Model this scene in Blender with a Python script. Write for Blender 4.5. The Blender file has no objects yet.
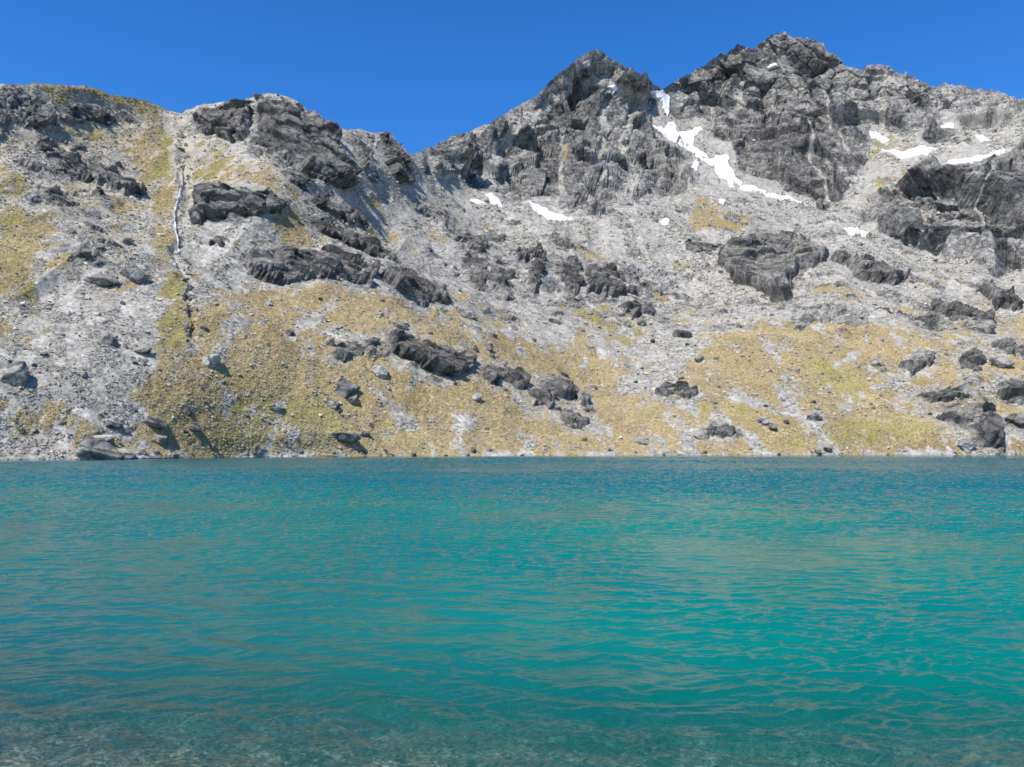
import bpy, math
import numpy as np
f32 = np.float32
rng = np.random.default_rng(11)
W, H, F, HOR, CAMH = 1024, 767, 804.0, 445.0, 4.6
PITCH = math.atan((HOR - H / 2) / F)
SC = bpy.context.scene
COL = SC.collection
SUN_EL, SUN_AZ = math.radians(54), math.radians(-142)   # azimuth from +Y, clockwise positive

# ------------------------------------------------------------------ helpers
def ray(u, v):
    """horizontal unit direction and slope of the sight line that leaves the eye towards (u, v)"""
    x = (np.asarray(u, float) - W / 2) / F
    y = (H / 2 - np.asarray(v, float)) / F
    dy = math.cos(PITCH) - y * math.sin(PITCH)
    dz = math.sin(PITCH) + y * math.cos(PITCH)
    h = np.hypot(x, dy)
    return x / h, dy / h, dz / h

def point(u, v, rho):
    a, b, t = ray(u, v)
    return np.stack([a * rho, b * rho, CAMH + t * rho], -1)

def hsh(ix, iy, iz, seed):
    h = (ix.astype(np.int64) * 374761393 + iy.astype(np.int64) * 668265263 + iz.astype(np.int64) * 1274126177 + seed * 974634111) & 0xFFFFFFFF
    h = ((h ^ (h >> 15)) * 2246822519) & 0xFFFFFFFF
    h = ((h ^ (h >> 13)) * 3266489917) & 0xFFFFFFFF
    h = h ^ (h >> 16)
    return h.astype(np.uint32)

def u01(h): return (h & 0xFFFF).astype(f32) / 65535.0

def chunked(fn):
    def g(p, *a, **k):
        sh = p.shape[:-1]
        q = np.ascontiguousarray(p.reshape(-1, 3), dtype=f32)
        out = [fn(q[i:i + 200000], *a, **k) for i in range(0, len(q), 200000)]
        if isinstance(out[0], tuple):
            return tuple(np.concatenate([o[j] for o in out]).reshape(sh) for j in range(len(out[0])))
        return np.concatenate(out).reshape(sh)
    return g

@chunked
def vnoise(p, seed=0):
    i = np.floor(p).astype(np.int32); fr = p - i
    w = fr * fr * fr * (fr * (fr * 6 - 15) + 10)
    r = 0
    for dx in (0, 1):
        for dy in (0, 1):
            for dz in (0, 1):
                wt = (w[:, 0] if dx else 1 - w[:, 0]) * (w[:, 1] if dy else 1 - w[:, 1]) * (w[:, 2] if dz else 1 - w[:, 2])
                r = r + wt * u01(hsh(i[:, 0] + dx, i[:, 1] + dy, i[:, 2] + dz, seed))
    return (r * 2 - 1).astype(f32)

def fbm(p, octv=4, seed=0, gain=.5):
    a, s, t = 1.0, 1.0, 0
    for k in range(octv):
        t = t + a * vnoise(p * s + 17.3 * k, seed + k); a *= gain; s *= 2.03
    return t

def ridged(p, octv=4, seed=0):
    a, s, t = 1.0, 1.0, 0
    for k in range(octv):
        t = t + a * (1 - 2 * np.abs(vnoise(p * s + 9.7 * k, seed + k))); a *= .5; s *= 2.07
    return t

@chunked
def facet(p, seed=0, tilt=.9):
    """broken-rock relief: every jittered cell is a tilted plane; returns (height, gap to the next cell)"""
    b = np.floor(p - .5).astype(np.int32)
    n = len(p)
    d1 = np.full(n, 9., f32); d2 = np.full(n, 9., f32); val = np.zeros(n, f32); val2 = np.zeros(n, f32)
    for dx in (0, 1):
        for dy in (0, 1):
            for dz in (0, 1):
                cx, cy, cz = b[:, 0] + dx, b[:, 1] + dy, b[:, 2] + dz
                h = hsh(cx, cy, cz, seed); h2 = hsh(cx, cy, cz, seed + 5)
                ox = p[:, 0] - (cx + .5 + .75 * ((h & 1023) / 1023. - .5))
                oy = p[:, 1] - (cy + .5 + .75 * (((h >> 10) & 1023) / 1023. - .5))
                oz = p[:, 2] - (cz + .5 + .75 * (((h >> 20) & 1023) / 1023. - .5))
                d = ox * ox + oy * oy + oz * oz
                v = ((h2 & 255) / 255. - .5) + tilt * (ox * (((h2 >> 8) & 255) / 127.5 - 1) + oy * (((h2 >> 16) & 255) / 127.5 - 1) + oz * (((h2 >> 24) & 255) / 127.5 - 1))
                near = d < d1
                mid = (d < d2) & ~near
                val2 = np.where(near, val, np.where(mid, v, val2))
                d2 = np.where(near, d1, np.where(mid, d, d2)); val = np.where(near, v, val); d1 = np.where(near, d, d1)
    gap = np.sqrt(d2) - np.sqrt(d1)
    w = np.clip(gap / .10, 0, 1); w = .5 + .5 * w * w * (3 - 2 * w)
    return (val * w + val2 * (1 - w)).astype(f32), gap.astype(f32)

def basis(axis, stretch):
    """frame whose first axis is the rock's lineation, squeezed so that blocks grow long along it"""
    a = np.array(axis, float); a /= np.linalg.norm(a)
    b = np.cross(a, (0, 0, 1.)); b /= np.linalg.norm(b)
    c = np.cross(a, b)
    return (np.stack([a / stretch, b, c], 1)).astype(f32)

def sstep(a, b, x):
    t = np.clip((x - a) / (b - a), 0, 1)
    return t * t * (3 - 2 * t)

def psdf(poly, u, v):
    """distance to a closed outline, positive inside"""
    poly = np.array(poly, float); sh = u.shape
    x = u.ravel(); y = v.ravel()
    out = np.full(x.shape, -60.)
    m = (x > poly[:, 0].min() - 30) & (x < poly[:, 0].max() + 30) & (y > poly[:, 1].min() - 30) & (y < poly[:, 1].max() + 30)
    x = x[m]; y = y[m]
    d = np.full(x.shape, 1e9); ins = np.zeros(x.shape, bool)
    for i in range(len(poly)):
        a = poly[i]; b = poly[(i + 1) % len(poly)]
        e = b - a; wx = x - a[0]; wy = y - a[1]
        t = np.clip((wx * e[0] + wy * e[1]) / max(e @ e, 1e-9), 0, 1)
        d = np.minimum(d, (wx - t * e[0]) ** 2 + (wy - t * e[1]) ** 2)
        c = ((a[1] > y) != (b[1] > y))
        with np.errstate(divide='ignore', invalid='ignore'):
            xi = a[0] + (y - a[1]) * e[0] / (e[1] if e[1] != 0 else 1e-9)
        ins ^= c & (x < xi)
    out[m] = np.sqrt(d) * np.where(ins, 1, -1)
    return out.reshape(sh)

def mesh_obj(name, verts, faces, mat, attrs=None, smooth=False):
    """verts (n,3); faces (m,3|4) array"""
    me = bpy.data.meshes.new(name)
    verts = np.ascontiguousarray(verts, f32); faces = np.ascontiguousarray(faces, np.int32)
    m, k = faces.shape
    me.vertices.add(len(verts)); me.vertices.foreach_set('co', verts.ravel())
    me.loops.add(m * k); me.loops.foreach_set('vertex_index', faces.ravel())
    me.polygons.add(m)
    me.polygons.foreach_set('loop_start', np.arange(0, m * k, k, dtype=np.int32))
    me.polygons.foreach_set('use_smooth', np.full(m, smooth))
    for an, arr in (attrs or {}).items():
        at = me.attributes.new(an, 'FLOAT', 'POINT'); at.data.foreach_set('value', np.ascontiguousarray(arr, f32).ravel())
    me.update(calc_edges=True); me.validate()
    me.materials.append(mat)
    o = bpy.data.objects.new(name, me); COL.objects.link(o)
    return o

def tag(o, label, cat, group=None, kind=None):
    o['label'] = label; o['category'] = cat
    if group: o['group'] = group
    if kind: o['kind'] = kind
    return o

def grid_faces(nr, nc, keep=None):
    i = np.arange(nr * nc).reshape(nr, nc)
    q = np.stack([i[:-1, :-1], i[:-1, 1:], i[1:, 1:], i[1:, :-1]], -1)
    return q[keep] if keep is not None else q.reshape(-1, 4)

def compact(verts, faces, attrs=None):
    used = np.unique(faces); mp = np.full(len(verts), -1, np.int32); mp[used] = np.arange(len(used))
    return verts[used], mp[faces], {k: a[used] for k, a in (attrs or {}).items()}

# ------------------------------------------------------------------ materials
class NT:
    def __init__(s, name, mat=True):
        s.m = bpy.data.materials.new(name); s.m.use_nodes = True
        s.t = s.m.node_tree; s.t.nodes.clear()
        s.out = s.n('ShaderNodeOutputMaterial')
        s.pos = s.n('ShaderNodeNewGeometry').outputs['Position']
    def n(s, t, **k):
        x = s.t.nodes.new(t)
        for a, b in k.items(): setattr(x, a, b)
        return x
    def set(s, inp, v):
        if isinstance(v, bpy.types.NodeSocket): s.t.links.new(v, inp)
        elif isinstance(v, (tuple, list)) and len(v) == 3 and inp.type == 'RGBA': inp.default_value = (*v, 1)
        else: inp.default_value = v
    def noise(s, scale, detail=3, rough=.55, vec=None, dist=0):
        x = s.n('ShaderNodeTexNoise'); s.set(x.inputs['Vector'], vec or s.pos)
        x.inputs['Scale'].default_value = scale; x.inputs['Detail'].default_value = detail
        x.inputs['Roughness'].default_value = rough; x.inputs['Distortion'].default_value = dist
        return x.outputs['Fac']
    def vor(s, scale, vec=None, feature='F1'):
        x = s.n('ShaderNodeTexVoronoi', feature=feature); s.set(x.inputs['Vector'], vec or s.pos)
        x.inputs['Scale'].default_value = scale
        return x
    def ramp(s, fac, stops):
        x = s.n('ShaderNodeValToRGB'); s.set(x.inputs['Fac'], fac); cr = x.color_ramp
        while len(cr.elements) < len(stops): cr.elements.new(.5)
        for e, (p, c) in zip(cr.elements, stops):
            e.position = p; e.color = (c, c, c, 1) if isinstance(c, (int, float)) else (*c, 1)
        return x.outputs['Color']
    def math(s, op, a, b=0., c=0.):
        x = s.n('ShaderNodeMath', operation=op)
        s.set(x.inputs[0], a); s.set(x.inputs[1], b); s.set(x.inputs[2], c)
        return x.outputs[0]
    def mix(s, fac, a, b, blend='MIX'):
        x = s.n('ShaderNodeMix', data_type='RGBA', blend_type=blend, clamp_factor=True)
        s.set(x.inputs[0], fac); s.set(x.inputs[6], a); s.set(x.inputs[7], b)
        return x.outputs[2]
    def range(s, v, a, b, c=0., d=1.):
        x = s.n('ShaderNodeMapRange', interpolation_type='SMOOTHSTEP'); s.set(x.inputs['Value'], v)
        for k, q in zip(('From Min', 'From Max', 'To Min', 'To Max'), (a, b, c, d)): x.inputs[k].default_value = q
        return x.outputs[0]
    def attr(s, name): return s.n('ShaderNodeAttribute', attribute_name=name).outputs['Fac']
    def scale_vec(s, v, sc, rot=(0, 0, 0)):
        x = s.n('ShaderNodeMapping'); s.set(x.inputs['Vector'], v)
        x.inputs['Scale'].default_value = sc; x.inputs['Rotation'].default_value = rot
        return x.outputs[0]
    def bump(s, h, strength, dist=1.):
        x = s.n('ShaderNodeBump'); s.set(x.inputs['Height'], h)
        x.inputs['Strength'].default_value = strength; x.inputs['Distance'].default_value = dist
        return x.outputs[0]
    def principled(s, col, rough=.9, normal=None, spec=.25):
        x = s.n('ShaderNodeBsdfPrincipled')
        s.set(x.inputs['Base Color'], col); s.set(x.inputs['Roughness'], rough)
        x.inputs['Specular IOR Level'].default_value = spec
        if normal is not None: s.set(x.inputs['Normal'], normal)
        s.t.links.new(x.outputs[0], s.out.inputs['Surface'])
        return s.m

def rock_colour(k, vec, gain=1.0):
    big = k.noise(.03, 4, .6, vec)
    streak = k.noise(1, 5, .65, k.scale_vec(vec, (.05, .12, .19), (.3, .55, .2)))
    fine = k.noise(.22, 6, .72, vec)
    vc = k.vor(1, k.mix(.25, k.scale_vec(vec, (.045, .06, .085), (.3, .55, .2)), k.scale_vec(vec, (.2, .2, .2))))
    sc_ = k.n('ShaderNodeSeparateColor'); k.t.links.new(vc.outputs['Color'], sc_.inputs[0])
    a = k.math('ADD', k.math('MULTIPLY', big, .35), k.math('ADD', k.math('MULTIPLY', streak, .25), k.math('ADD', k.math('MULTIPLY', fine, .5), k.math('MULTIPLY', k.math('SUBTRACT', sc_.outputs[0], .5), .10))))
    g = gain
    c = k.ramp(a, [(.38, (.028 * g, .028 * g, .029 * g)), (.47, (.085 * g, .083 * g, .080 * g)), (.54, (.17 * g, .165 * g, .155 * g)), (.64, (.33 * g, .318 * g, .29 * g))])
    ce = k.vor(1, k.mix(.12, k.scale_vec(vec, (.05, .09, .13), (.3, .55, .2)), k.scale_vec(vec, (.3, .3, .3))), 'DISTANCE_TO_EDGE')
    c = k.mix(k.range(ce.outputs['Distance'], .0, .07, .75, 0.), c, (.02, .02, .02))
    warm = k.range(k.noise(.09, 3, .6, vec), .58, .7)
    c = k.mix(k.math('MULTIPLY', warm, .35), c, (.16 * g, .13 * g, .09 * g))
    return c

def mat_terrain():
    k = NT('mountainside')
    rock, grass, green, dirt = (k.attr(a) for a in ('rock', 'grass', 'green', 'dirt'))
    geo = k.n('ShaderNodeNewGeometry')
    sx = k.n('ShaderNodeSeparateXYZ'); k.t.links.new(geo.outputs['Normal'], sx.inputs[0])
    v1 = k.vor(.75); v2 = k.vor(.22)
    sv = k.n('ShaderNodeSeparateColor'); k.t.links.new(v1.outputs['Color'], sv.inputs[0])
    sv2 = k.n('ShaderNodeSeparateColor'); k.t.links.new(v2.outputs['Color'], sv2.inputs[0])
    st = k.math('ADD', k.math('MULTIPLY', sv.outputs[0], .55), k.math('MULTIPLY', sv2.outputs[0], .45))
    scree = k.ramp(st, [(.10, (.165, .156, .134)), (.35, (.245, .233, .204)), (.6, (.305, .292, .257)), (.92, (.42, .405, .36))])
    run = k.noise(1, 4, .6, k.scale_vec(k.pos, (.16, .022, .03), (0, .25, .1)))
    patchy = k.math('ADD', .50, k.math('ADD', k.math('MULTIPLY', k.noise(.035, 5, .62), .50), k.math('MULTIPLY', run, .50)))
    hv = k.n('ShaderNodeHueSaturation'); k.set(hv.inputs['Color'], scree); k.set(hv.inputs['Value'], patchy); scree = hv.outputs[0]
    sand = k.mix(k.noise(.6, 4), (.26, .225, .155), (.42, .37, .275))
    scree = k.mix(k.range(k.math('ADD', dirt, k.math('MULTIPLY', k.math('SUBTRACT', k.noise(.12, 5, .65), .5), 1.3)), .35, .75), scree, sand)
    n1 = k.math('ADD', k.math('MULTIPLY', k.noise(.55, 5, .7), .72), k.math('MULTIPLY', k.noise(.06, 4, .65), .28))
    gold = k.ramp(n1, [(.3, (.11, .082, .036)), (.45, (.20, .157, .076)), (.56, (.315, .248, .13)), (.7, (.50, .425, .275))])
    grn = k.ramp(n1, [(.3, (.07, .07, .02)), (.5, (.20, .175, .065)), (.7, (.36, .31, .14))])
    gm = k.range(k.math('ADD', green, k.math('MULTIPLY', k.math('SUBTRACT', k.noise(.08, 4, .6), .5), 1.2)), .35, .75)
    veg = k.mix(gm, gold, grn)
    gsum = k.math('ADD', grass, k.math('MULTIPLY', k.math('SUBTRACT', k.noise(.45, 5, .72), .5), 1.3))
    c = k.mix(k.range(gsum, .30, .70), scree, veg)
    rc = rock_colour(k, k.pos, .92)
    hd = k.n('ShaderNodeHueSaturation'); k.set(hd.inputs['Color'], rc); k.set(hd.inputs['Value'], k.math('SUBTRACT', k.math('ADD', .75, k.math('MULTIPLY', k.noise(.012, 4, .6), .8)), k.math('MULTIPLY', k.attr('dark_zone'), .55))); rc = hd.outputs[0]
    ledge = k.math('MULTIPLY', k.range(sx.outputs[2], .80, .96), .7)
    rc = k.mix(ledge, rc, k.mix(k.range(k.math('ADD', green, k.math('MULTIPLY', k.noise(.03, 3), .6)), .5, .7), (.27, .255, .215), (.20, .17, .085)))
    rsum = k.math('ADD', rock, k.math('MULTIPLY', k.math('SUBTRACT', k.noise(.15, 5, .65), .5), .8))
    c = k.mix(k.range(rsum, .42, .58), c, rc)
    nb = k.bump(k.math('ADD', k.noise(.9, 4, .7), k.math('MULTIPLY', k.math('MULTIPLY', k.noise(.16, 4, .7), 2.5), rock)), .6, .6)
    return k.principled(c, .95, nb, .15)

def mat_crag(name, gain=1.0):
    k = NT(name)
    oi = k.n('ShaderNodeObjectInfo')
    c = rock_colour(k, k.pos, gain)
    hs = k.n('ShaderNodeHueSaturation'); k.set(hs.inputs['Color'], c)
    k.set(hs.inputs['Value'], k.math('ADD', k.math('MULTIPLY', oi.outputs['Random'], .45), .8))
    geo = k.n('ShaderNodeNewGeometry')
    sx = k.n('ShaderNodeSeparateXYZ'); k.t.links.new(geo.outputs['Normal'], sx.inputs[0])
    led = k.math('MULTIPLY', k.range(sx.outputs[2], .82, .95), k.range(k.noise(.2, 4), .45, .6))
    c2 = k.mix(led, hs.outputs[0], (.30, .25, .13))
    return k.principled(c2, .9, k.bump(k.noise(.8, 5, .7), .7, .5), .2)

def mat_stone():
    k = NT('scree_stone'); t = k.attr('tone')
    c = k.ramp(t, [(0, (.06, .058, .053)), (.35, (.21, .197, .168)), (.7, (.37, .35, .30)), (1, (.64, .615, .545))])
    return k.principled(c, .9, None, .2)

def mat_grass():
    k = NT('tussock_grass'); t = k.attr('tone'); g = k.attr('green')
    gold = k.ramp(t, [(0, (.075, .060, .028)), (.5, (.262, .205, .098)), (1, (.54, .455, .28))])
    grn = k.ramp(t, [(0, (.08, .08, .025)), (1, (.34, .30, .11))])
    return k.principled(k.mix(g, gold, grn), .95, None, .1)

def mat_snow():
    k = NT('snow')
    c = k.mix(k.noise(.15, 4), (.66, .67, .68), (.82, .82, .81))
    dirty = k.range(k.math('ADD', k.math('MULTIPLY', k.attr('melt'), .75), k.math('MULTIPLY', k.noise(.12, 5, .7), .6)), .5, .95)
    c = k.mix(k.math('MULTIPLY', dirty, .75), c, (.36, .345, .31))
    return k.principled(c, .6, k.bump(k.noise(.2, 4), .7, 1.), .3)

def mat_white_water():
    k = NT('white_water')
    c = k.mix(k.range(k.noise(.35, 5, .75), .42, .58), (.10, .11, .12), (.72, .74, .76))
    return k.principled(c, .35, None, .5)

def mat_bed():
    k = NT('lake_pebbles'); v = k.vor(16.); s = k.n('ShaderNodeSeparateColor'); k.t.links.new(v.outputs['Color'], s.inputs[0])
    hz = k.n('ShaderNodeHueSaturation')
    c = k.ramp(s.outputs[0], [(0, (.02, .021, .02)), (.4, (.13, .108, .078)), (.75, (.40, .325, .225)), (.9, (.62, .56, .44)), (1, (.85, .82, .74))])
    k.set(hz.inputs['Color'], c); k.set(hz.inputs['Value'], k.range(k.noise(.9, 3), .38, .62, .35, 1.35)); c = hz.outputs[0]
    return k.principled(c, .8, k.bump(v.outputs['Distance'], -.6, .06), .3)

def mat_water():
    k = NT('lake_water')
    depth, calm, shelf = k.attr('depth'), k.attr('calm'), k.attr('shelf')
    fine = k.noise(1, 3, .6, k.scale_vec(k.pos, (3.2, 7., 1)))
    mid = k.noise(1, 3, .55, k.scale_vec(k.pos, (.7, 1.5, 1)))
    farb = k.attr('far')
    choppy = k.noise(1, 3, .6, k.scale_vec(k.pos, (.8, 1.5, 1)))
    hgt = k.math('ADD', k.math('MULTIPLY', k.math('MULTIPLY', choppy, farb), .20), k.math('ADD', k.math('MULTIPLY', fine, .016), k.math('MULTIPLY', mid, .05)))
    bp = k.n('ShaderNodeBump'); k.set(bp.inputs['Height'], hgt); k.set(bp.inputs['Strength'], calm); bp.inputs['Distance'].default_value = 1.
    body = k.mix(shelf, (.000, .142, .113), (.010, .092, .094))
    body = k.mix(k.range(depth, 16, 40), body, (.000, .098, .112))
    body = k.mix(k.range(k.noise(.05, 3), .4, .65, 0, .5), body, (.0, .095, .105))
    dif = k.n('ShaderNodeBsdfDiffuse'); k.set(dif.inputs['Color'], body); k.set(dif.inputs['Normal'], bp.outputs[0])
    tint = k.ramp(k.math('MULTIPLY', depth, .4), [(0, (1., .97, .90)), (.25, (.80, .88, .84)), (1, (.25, .62, .68))])
    tp = k.n('ShaderNodeBsdfTransparent'); k.set(tp.inputs['Color'], tint)
    rf = k.n('ShaderNodeBsdfRefraction'); k.set(rf.inputs['Color'], tint); rf.inputs['IOR'].default_value = 1.333; rf.inputs['Roughness'].default_value = 0; k.set(rf.inputs['Normal'], bp.outputs[0])
    tr = k.n('ShaderNodeMixShader'); tr.inputs[0].default_value = .5
    k.t.links.new(tp.outputs[0], tr.inputs[1]); k.t.links.new(rf.outputs[0], tr.inputs[2])
    m1 = k.n('ShaderNodeMixShader')
    op = k.math('SUBTRACT', 1., k.math('POWER', 2.718, k.math('MULTIPLY', k.math('POWER', depth, 1.7), -1.05)))
    k.set(m1.inputs[0], op); k.t.links.new(tr.outputs[0], m1.inputs[1]); k.t.links.new(dif.outputs[0], m1.inputs[2])
    gl = k.n('ShaderNodeBsdfGlossy'); gl.inputs['Roughness'].default_value = .03; k.set(gl.inputs['Normal'], bp.outputs[0])
    fr = k.n('ShaderNodeFresnel'); fr.inputs['IOR'].default_value = 1.333; k.set(fr.inputs['Normal'], bp.outputs[0])
    m2 = k.n('ShaderNodeMixShader'); k.set(m2.inputs[0], fr.outputs[0])
    k.t.links.new(m1.outputs[0], m2.inputs[1]); k.t.links.new(gl.outputs[0], m2.inputs[2])
    k.t.links.new(m2.outputs[0], k.out.inputs['Surface'])
    return k.m

M_TER, M_STONE, M_GRASS, M_SNOW, M_FALL, M_BED, M_WATER = mat_terrain(), mat_stone(), mat_grass(), mat_snow(), mat_white_water(), mat_bed(), mat_water()
M_CRAG, M_BOULD, M_PALE, M_DARK = mat_crag('crag_rock', .62), mat_crag('boulder_rock', 1.05), mat_crag('pale_boulder_rock', 1.35), mat_crag('dark_boulder_rock', .7)

# ------------------------------------------------------------------ the mountainside
SKY = [(-220,130),(-60,96),(0,91),(11,92),(20,90),(47,86),(85,85),(100,88),(112,94),(137,99),(155,104.5),(172,109),(190,113),(205,110),(232,106),(256,104),(273,98),(293,102),(306,111),(323,120),(343,129),(361,132),(371,136),(376,135),(391,134.5),(398,145),(405,154),(416,154),(451,140),(481,126),(496,119),(512,109),(537,97),(549,82),(567,67),(587,52),(597,50),(609,56),(624,67),(637,74),(641,72),(652,84),(661,91),(677,81),(697,71),(712,61),(722,53),(737,47),(754,51),(768,39),(783,34),(793,38),(805,41),(823,47),(829,55),(838,57),(845,65),(862,67),(893,76),(905,78),(928,81),(933,84),(945,83),(968,88),(993,95),(1024,102),(1100,125),(1244,170)]
SHORE = [(-220,461),(-60,460.2),(40,459.6),(100,459.3),(130,459.0),(165,458.2),(190,457.7),(225,457.0),(260,456.6),(330,456.1),(400,455.8),(550,455.35),(700,455.0),(900,454.65),(1244,454.2)]
def shore_v(u):
    u = np.asarray(u, float)
    return np.interp(u, *zip(*SHORE))
_ju = np.arange(-230, 1260, .5)
_q1 = lambda sc, sd: np.stack([_ju / sc, 0 * _ju, 0 * _ju], -1).astype(f32)
_jag = 2.2 * ridged(_q1(13, 0), 4, 171) + 1.2 * vnoise(_q1(3.2, 0), 175)
_jw = .22 + .22 * sstep(500, 560, _ju) + .5 * sstep(665, 700, _ju) - .1 * sstep(1000, 1100, _ju)
_jag = -_jag * _jw
def sky_v(u): return np.interp(u, *zip(*SKY))
def jag_v(u): return np.interp(u, _ju, _jag)
def shore_rho(u): return -CAMH / ray(u, shore_v(u))[2]

CP = [(-200,140,700),(-100,250,430),(-100,350,325),
 (0,92,640),(80,88,690),(180,112,800),(280,100,740),(350,130,780),(405,157,830),(0,250,430),(100,250,445),(185,200,560),(240,200,530),(200,290,425),(300,250,520),(0,350,330),(100,350,342),(200,350,362),(300,350,388),(400,350,415),(390,270,560),(350,200,660),
 (500,320,545),(600,380,500),(450,200,900),(500,250,800),(600,300,700),(690,300,800),
 (440,145,1080),(520,110,1380),(595,50,1500),(640,76,1580),(663,93,1680),(600,213,1000),(520,200,980),(690,180,1320),
 (700,72,1760),(785,35,1760),(900,78,1760),(1024,102,1760),(1200,160,1700),(820,205,1300),(760,215,1150),(940,148,1500),(940,170,1260),(940,255,1080),(1100,200,1250),(1100,300,900),(870,160,1500),
 (720,230,1000),(760,275,850),(850,275,850),(950,295,850),(850,330,630),(720,340,610),(1000,340,670),(850,400,490),(700,400,465),(1000,400,520),(1150,400,530)]
for _u in range(-220, 1260, 90): CP.append((_u, float(shore_v(_u)), float(shore_rho(_u))))
CPA = np.array(CP, float)
def _k(a, b):
    d2 = ((a[:, None, :] - b[None]) ** 2).sum(-1)
    return np.where(d2 > 1e-12, d2 * np.log(d2 + 1e-12), 0)
_X = np.c_[CPA[:, 0] / 300, CPA[:, 1] / 200]
_n = len(_X); _P = np.c_[np.ones(_n), _X]
_A = np.block([[_k(_X, _X) + 2e-4 * np.eye(_n), _P], [_P.T, np.zeros((3, 3))]])
_w = np.linalg.solve(_A, np.r_[np.log(CPA[:, 2]), 0, 0, 0])
def rbf(u, v):
    q = np.c_[u.ravel() / 300, v.ravel() / 200]
    out = np.concatenate([_k(q[i:i + 40000], _X) @ _w[:_n] + np.c_[np.ones(len(q[i:i + 40000])), q[i:i + 40000]] @ _w[_n:] for i in range(0, len(q), 40000)])
    return np.exp(out).reshape(u.shape)
# coarse field on a fixed lattice, then a smooth lookup
CU = np.arange(-230, 1262, 6.); CV = np.arange(10, 482, 4.)
_cu, _cv = np.meshgrid(CU, CV)

NC, NR = 1953, 580
us = np.linspace(-220, 1244, NC)
ts = np.linspace(0, 1, NR)
U, T = np.meshgrid(us, ts)
V = shore_v(U) + (sky_v(U) - shore_v(U)) * T
RHO = np.exp(0 * U)
lo = rbf(_cu, _cv)
ci = (U - CU[0]) / 6.; ri = (V - CV[0]) / 4.
def bil(A, ci, ri):
    c0 = np.clip(np.floor(ci).astype(int), 0, A.shape[1] - 2); r0 = np.clip(np.floor(ri).astype(int), 0, A.shape[0] - 2)
    fc = (ci - c0); fr = (ri - r0)
    if A.ndim == 3: fc = fc[..., None]; fr = fr[..., None]
    return (A[r0, c0] * (1 - fc) + A[r0, c0 + 1] * fc) * (1 - fr) + (A[r0 + 1, c0] * (1 - fc) + A[r0 + 1, c0 + 1] * fc) * fr
RHO = bil(lo, ci, ri)
_rt = np.log(shore_rho(us) / RHO[0]); _kk = np.ones(81) / 81; _rt = np.convolve(np.pad(_rt, 40, mode='edge'), _kk, 'valid')
RHO = RHO * np.exp(_rt)[None] ** (1 - sstep(0, .14, T))
RHO[0] = shore_rho(us)
P0 = point(U, V + jag_v(U) * sstep(.90, 1, T), RHO)

def normals(P):
    du = np.gradient(P, axis=1); dv = np.gradient(P, axis=0)
    n = np.cross(du, dv); n /= np.linalg.norm(n, axis=-1, keepdims=True) + 1e-9
    flip = (n[..., 1] > 0) & (n[..., 2] < 0); n[flip] *= -1
    return n
def blur(A, k):
    for ax in (0, 1):
        pad = [(0, 0)] * A.ndim; pad[ax] = (k + 1, k)
        c = np.cumsum(np.pad(A, pad, mode='edge'), axis=ax)
        sl1 = [slice(None)] * A.ndim; sl0 = [slice(None)] * A.ndim
        sl1[ax] = slice(2 * k + 1, None); sl0[ax] = slice(0, -(2 * k + 1))
        A = (c[tuple(sl1)] - c[tuple(sl0)]) / (2 * k + 1)
    return A
N0 = normals(P0)
if N0[NR // 2, NC // 2, 2] < 0: N0 = -N0
N0 = blur(N0, 8); N0 /= np.linalg.norm(N0, axis=-1, keepdims=True)

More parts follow.
